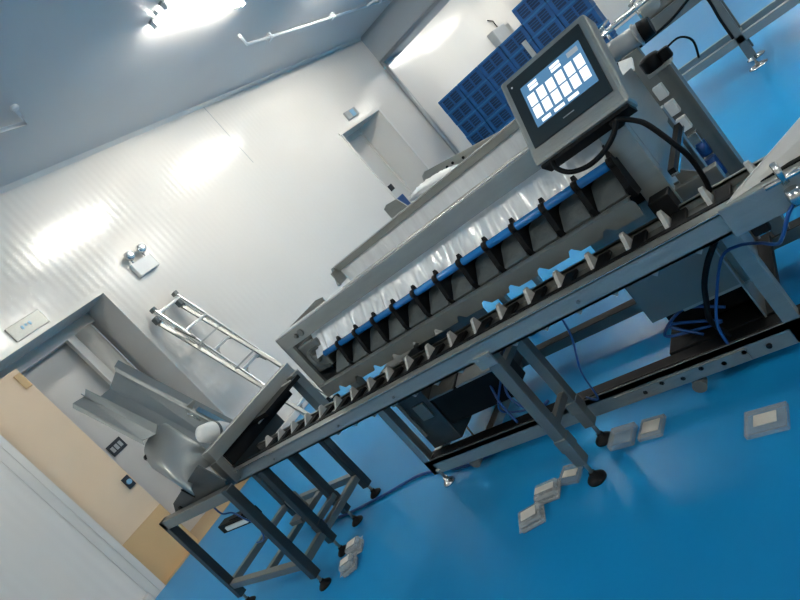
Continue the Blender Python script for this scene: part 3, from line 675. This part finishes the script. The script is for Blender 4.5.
clam('clamshell_pack', (2.155, 1.19, 0), -.08, .12, .11, .02, 'flat clear tray with a pale card on the floor right of the two black feet', insc=(.6, .75))
clam('clamshell_pack', (2.155, 1.335, 0), -.05, .12, .12, .03, 'empty clear tray on the floor next to the rear black foot', ins=False)
clam('clamshell_pack', (1.985, .71, 0), -.05, .13, .15, .02, 'clear tray with a pale card on the floor at the right, below the base beam', insc=(.45, .55))
clam('clamshell_pack', (2.02, 1.60, 0), -.1, .12, .12, .012, 'thin clear tray with a narrow card on the floor left of the front leg', insc=(.35, .65))
clam('clamshell_pack', (1.80, .50, 0), .4, .07, .07, .03, 'small clear pack at the right edge of the photo on the blue floor', insc=(.6, .6))

# floor hose
b = MB(); b.tube(smoothpath([(2.75, 4.55, .012), (2.40, 4.15, .012), (2.30, 3.72, .012), (2.36, 3.25, .012), (2.44, 2.90, .012), (2.40, 2.62, .012), (2.36, 2.38, .012), (2.45, 2.1, .012), (2.7, 1.9, .012)], 8), .010, 8)
tag(b.build('floor_hose', 'blue_hose'), 'blue hose lying on the floor from the stand to the machine base', 'hose')
b = MB(); b.tube(smoothpath([(2.36, 2.20, .152), (2.40, 2.16, .08), (2.44, 2.22, .02), (2.52, 2.36, .010), (2.62, 2.46, .010), (2.80, 2.62, .010)], 8), .007, 8)
tag(b.build('floor_cable', 'rubber'), 'short black cable on the floor beneath the machine, beside the castor', 'cable')
b = MB(); b.tube(smoothpath([(2.24, 2.12, .74), (2.3, 2.35, .64), (2.28, 2.62, .66), (2.25, 2.85, .70), (2.22, 2.98, .76)], 8), .005, 8); b.tube(smoothpath([(2.26, 2.2, .70), (2.3, 2.5, .62), (2.24, 2.8, .70)], 8), .004, 8); b.box(2.18, 2.26, 2.66, 2.78, .66, .72, .006)
tag(b.build('hanging_wires', 'rubber'), 'black wires sagging under the conveyor left of the machine leg', 'wire')
b = MB()
for (a, c, d) in ((1.72, .10, .05), (1.86, .03, .02)):
    b.tube(smoothpath([(2.3, a, .195), (2.34, a + c, .34), (2.42, a + .02, .50), (2.48, a - .05, .58)], 8), .007, 8)
b.tube(smoothpath([(2.35, 1.70, .52), (2.34, 1.92, .30), (2.36, 1.86, .22), (2.36, 1.7, .2)], 8), .006, 8)
tag(b.build('curled_cables', 'blue_hose'), 'curled dark cables above the base beam left of the paired legs', 'cable')

# ------------------------------------------------------------------ blue crates wall
def crate():
    t = thing('plastic_crate', (0, 0, 0))
    Lx, Ly, Lz = .42, .625, .355
    b = MB()
    w = .02
    # slatted body: open lattice faces
    b.box(0, Lx, -Ly / 2, Ly / 2, 0.0, .015)
    b.box(0, Lx, -Ly / 2, -Ly / 2 + w, .0, Lz - .03); b.box(0, Lx, Ly / 2 - w, Ly / 2, .0, Lz - .03); b.box(Lx - w, Lx, -Ly / 2, Ly / 2, 0, Lz - .03)
    b.box(-.004, w, -Ly / 2, Ly / 2, 0, .05); b.box(-.004, w, -Ly / 2, Ly / 2, Lz - .075, Lz - .03)
    for y in (-Ly / 2, Ly / 2 - .085): b.box(-.006, w, y, y + .085, 0, Lz - .03)
    for y in (-.02,): b.box(-.002, w, y, y + .04, 0, Lz - .03)
    for z in (.105, .165, .215): b.box(.002, w - .004, -Ly / 2, Ly / 2, z, z + .016)
    b.build('basket', 'crate', t)
    b = MB(); b.box(-.016, Lx, -Ly / 2 + .004, Ly / 2 - .004, Lz - .035, Lz - .004, .004); b.build('rim', 'crate_highlight', t)
    b = MB(); b.box(w + .004, w + .01, -Ly / 2 + w, Ly / 2 - w, .02, Lz - .04); b.build('inner_shade', 'crate_shade', t)  # dark sheet stands for shade inside the crate
    return t
cp = crate(); first = True
ordn = ['bottom', 'second', 'third', 'fourth', 'fifth', 'sixth', 'seventh', 'eighth']
coln = ['first', 'second', 'third', 'fourth', 'fifth', 'sixth']
heights = [6, 6, 6, 6, 7, 7]
for ci in range(6):
    for ri in range(heights[ci]):
        c = cp if first else copy_tree(cp); first = False
        jx = random.uniform(-.03, .03); jy = random.uniform(-.006, .006)
        c.location = (13.62 + jx, 6.02 - .645 * ci + jy, .352 * ri)
        c.rotation_euler = (0, 0, random.uniform(-.008, .008))
        row = 'bottom crate' if ri == 0 else ('top crate' if ri == heights[ci] - 1 else ordn[ri] + ' crate up')
        tag(c, 'blue plastic crate, %s of the %s stack from the left' % (row, coln[ci]), 'crate', 'blue crates stacked before the far wall')

# ------------------------------------------------------------------ steel infeed trough behind the machine
it = thing('inclined_trough', (4.0, 1.9, 0), 'inclined steel trough with a rounded end plate behind the sorting machine', 'trough')
b = MB()
r = .05; pts = [(4.35, 2.56, 1.33), (4.35, 2.56, 1.38), (4.35, 2.545, 1.415), (4.35, 2.50, 1.432), (4.35, 1.2, 1.19), (4.35, 1.2, .95), (4.35, 2.5, 1.15)]
b.poly(pts, (.01, 0, 0)); b.build('far_cheek', 'steel', it)
b = MB(); b.poly([(3.62, 2.54, 1.30), (3.62, 2.54, 1.44), (3.62, 2.50, 1.455), (3.62, 2.40, 1.44), (3.62, 2.36, 1.33), (3.62, 1.2, 1.10), (3.62, 1.2, .95), (3.62, 2.5, 1.15)], (.01, 0, 0)); b.build('near_cheek', 'steel', it)
b = MB(); b.poly([(3.63, 2.45, 1.22), (4.35, 2.45, 1.22), (4.35, 1.2, 1.0), (3.63, 1.2, 1.0)], (0, 0, .01)); b.build('trough_bed', 'black', it)
b = MB(); b.box(3.64, 3.80, 2.44, 2.53, 1.30, 1.435, .006); b.build('blue_end_box', 'blue_hose', it)
b = MB()
for (dy, dz) in ((-.1, -.01), (.0, .01), (.06, .012)): b.cyl((4.343, 2.25 + dy, 1.33 + dz), (4.35, 2.25 + dy, 1.33 + dz), .012, n=8)
b.build('bolts', 'black', it)
for (x, y) in ((3.70, 2.3), (4.28, 2.3), (3.70, 1.3), (4.28, 1.3)):
    b = MB(); b.box(x - .025, x + .025, y - .025, y + .025, 0, 1.0 if y < 2 else 1.16); b.build('leg', 'steel_dark', it)
def bagmesh():
    bm = bmesh.new(); bmesh.ops.create_icosphere(bm, subdivisions=4, radius=1)
    for v in bm.verts:
        n = v.co.copy(); k = 1 + .06 * math.sin(n.y * 22 + 3 * n.x) + .05 * math.sin(n.x * 17 + n.z * 13)
        v.co = Vector((n.x * .16 * k, n.y * .27 * k, n.z * .07 * k))
    for f_ in bm.faces: f_.smooth = True
    m = MB(); m.bm.free(); m.bm = bm; return m
o = bagmesh().build('plastic_bag', 'white'); o.location = (3.98, 2.24, 1.305); o.rotation_euler = (math.radians(10), 0, 0)
tag(o, 'crumpled white plastic bag lying in the inclined steel trough', 'bag')

# ------------------------------------------------------------------ far conveyor top right
fc = thing('takeaway_conveyor', (7.3, .6, 0), 'second stainless conveyor on a tall frame at the top right, beyond the machine', 'conveyor')
b = MB(); b.box(7.06, 7.10, -1.2, 2.0, .86, 1.02, .004); b.build('side_beam', 'steel_dark', fc)
b = MB(); b.box(7.50, 7.54, -1.2, 2.0, .86, 1.02, .004); b.build('side_beam', 'steel_dark', fc)
b = MB(); b.box(7.10, 7.50, -1.2, 2.0, .96, .98); b.build('belt', 'steel', fc)
b = MB(); b.box(7.04, 7.12, -1.2, 2.4, .29, .37, .004); b.build('lower_beam', 'steel', fc)
b = MB(); b.box(7.48, 7.54, -1.2, 2.4, .29, .37, .004); b.build('lower_beam', 'steel', fc)
for (x, y) in ((7.08, .42), (7.50, .42), (7.08, 1.95), (7.50, 1.95)):
    b = MB(); b.box(x - .04, x + .04, y - .04, y + .04, .12, .9, .004); b.build('leg', 'steel_dark', fc); foot(x, y, .14, fc, .09, 'steel_bright')
b = MB(); b.box(7.1, 7.5, .38, .44, .30, .36); b.build('cross_bar', 'steel_dark', fc)
for y in (1.0, 1.35):
    b = MB(); b.tube([(7.15, y, 1.02), (7.15, y, 1.26)], .016, 10); b.tube([(6.98, y, 1.27), (7.6, y, 1.27)], .018, 10); b.build('guide_post', 'steel_bright', fc)
b = MB(); b.tube([(7.15, .3, 1.20), (7.15, 1.9, 1.20)], .02, 10); b.tube([(7.5, -.8, 1.20), (7.5, 1.9, 1.20)], .02, 10); b.build('guide_rail', 'steel_bright', fc)
b = MB(); b.box(7.2, 7.45, .65, 1.0, 1.02, 1.17, .02); b.cyl((7.2, .82, 1.12), (7.0, .82, 1.12), .05, n=14); b.build('head_unit', 'steel', fc)
b = MB(); b.tube(smoothpath([(6.98, 1.50, .90), (6.98, 1.2, .88), (7.0, .80, .90), (7.02, .52, .96), (7.02, .45, .86), (7.02, .46, .60), (7.02, .46, .38)], 8), .014, 8)
tag(b.build('looping_cable', 'rubber'), 'black cable arching along the second conveyor and down its leg', 'cable')
gm = thing('gear_motor', (3.6, .62, 1.2), 'silver gear motor with a black cap behind the touch screen', 'motor')
b = MB(); b.tube([(3.62, .75, 1.30), (3.62, .55, 1.285)], .055, 20); b.tube([(3.62, .735, 1.30), (3.62, .725, 1.30)], .066, 20); b.tube([(3.62, .575, 1.287), (3.62, .565, 1.287)], .066, 20); b.build('motor_body', 'grey_paint', gm)
b = MB(); b.tube([(3.62, .55, 1.285), (3.62, .49, 1.28)], [.058, .05], 18); b.build('motor_cap', 'rubber', gm)
b = MB(); b.box(3.56, 3.68, .74, .80, 1.22, 1.36, .01); b.cyl((3.53, .77, 1.27), (3.56, .77, 1.27), .022, n=14); b.build('gearbox', 'steel_dark', gm)
b = MB(); b.box(3.59, 3.65, .60, .70, .0, 1.235, .004); b.build('motor_stand', 'steel_dark', gm)

# ------------------------------------------------------------------ camera / view
cam = bpy.data.cameras.new('camera'); co = bpy.data.objects.new('camera', cam); C.objects.link(co)
r0, r1, r2 = [Vector(r).normalized() for r in R_]
mw = Matrix(((r0.x, -r1.x, -r2.x, CAM.x), (r0.y, -r1.y, -r2.y, CAM.y), (r0.z, -r1.z, -r2.z, CAM.z), (0, 0, 0, 1)))
co.matrix_world = mw
cam.sensor_width = 36; cam.lens = 597.17 / 800 * 36; cam.clip_start = .02; cam.clip_end = 100
S.camera = co
S.cycles.transparent_max_bounces = 24
w = bpy.data.worlds.new('world'); S.world = w; w.use_nodes = True
w.node_tree.nodes['Background'].inputs[0].default_value = (.6, .7, .8, 1); w.node_tree.nodes['Background'].inputs[1].default_value = .2
vs = S.view_settings; vs.view_transform = 'Standard'; vs.look = 'None'; vs.gamma = 1; vs.exposure = 1.6; vs.use_curve_mapping = False
for o in S.objects:
    for k in ('_w', '_o'):
        if k in o: del o[k]
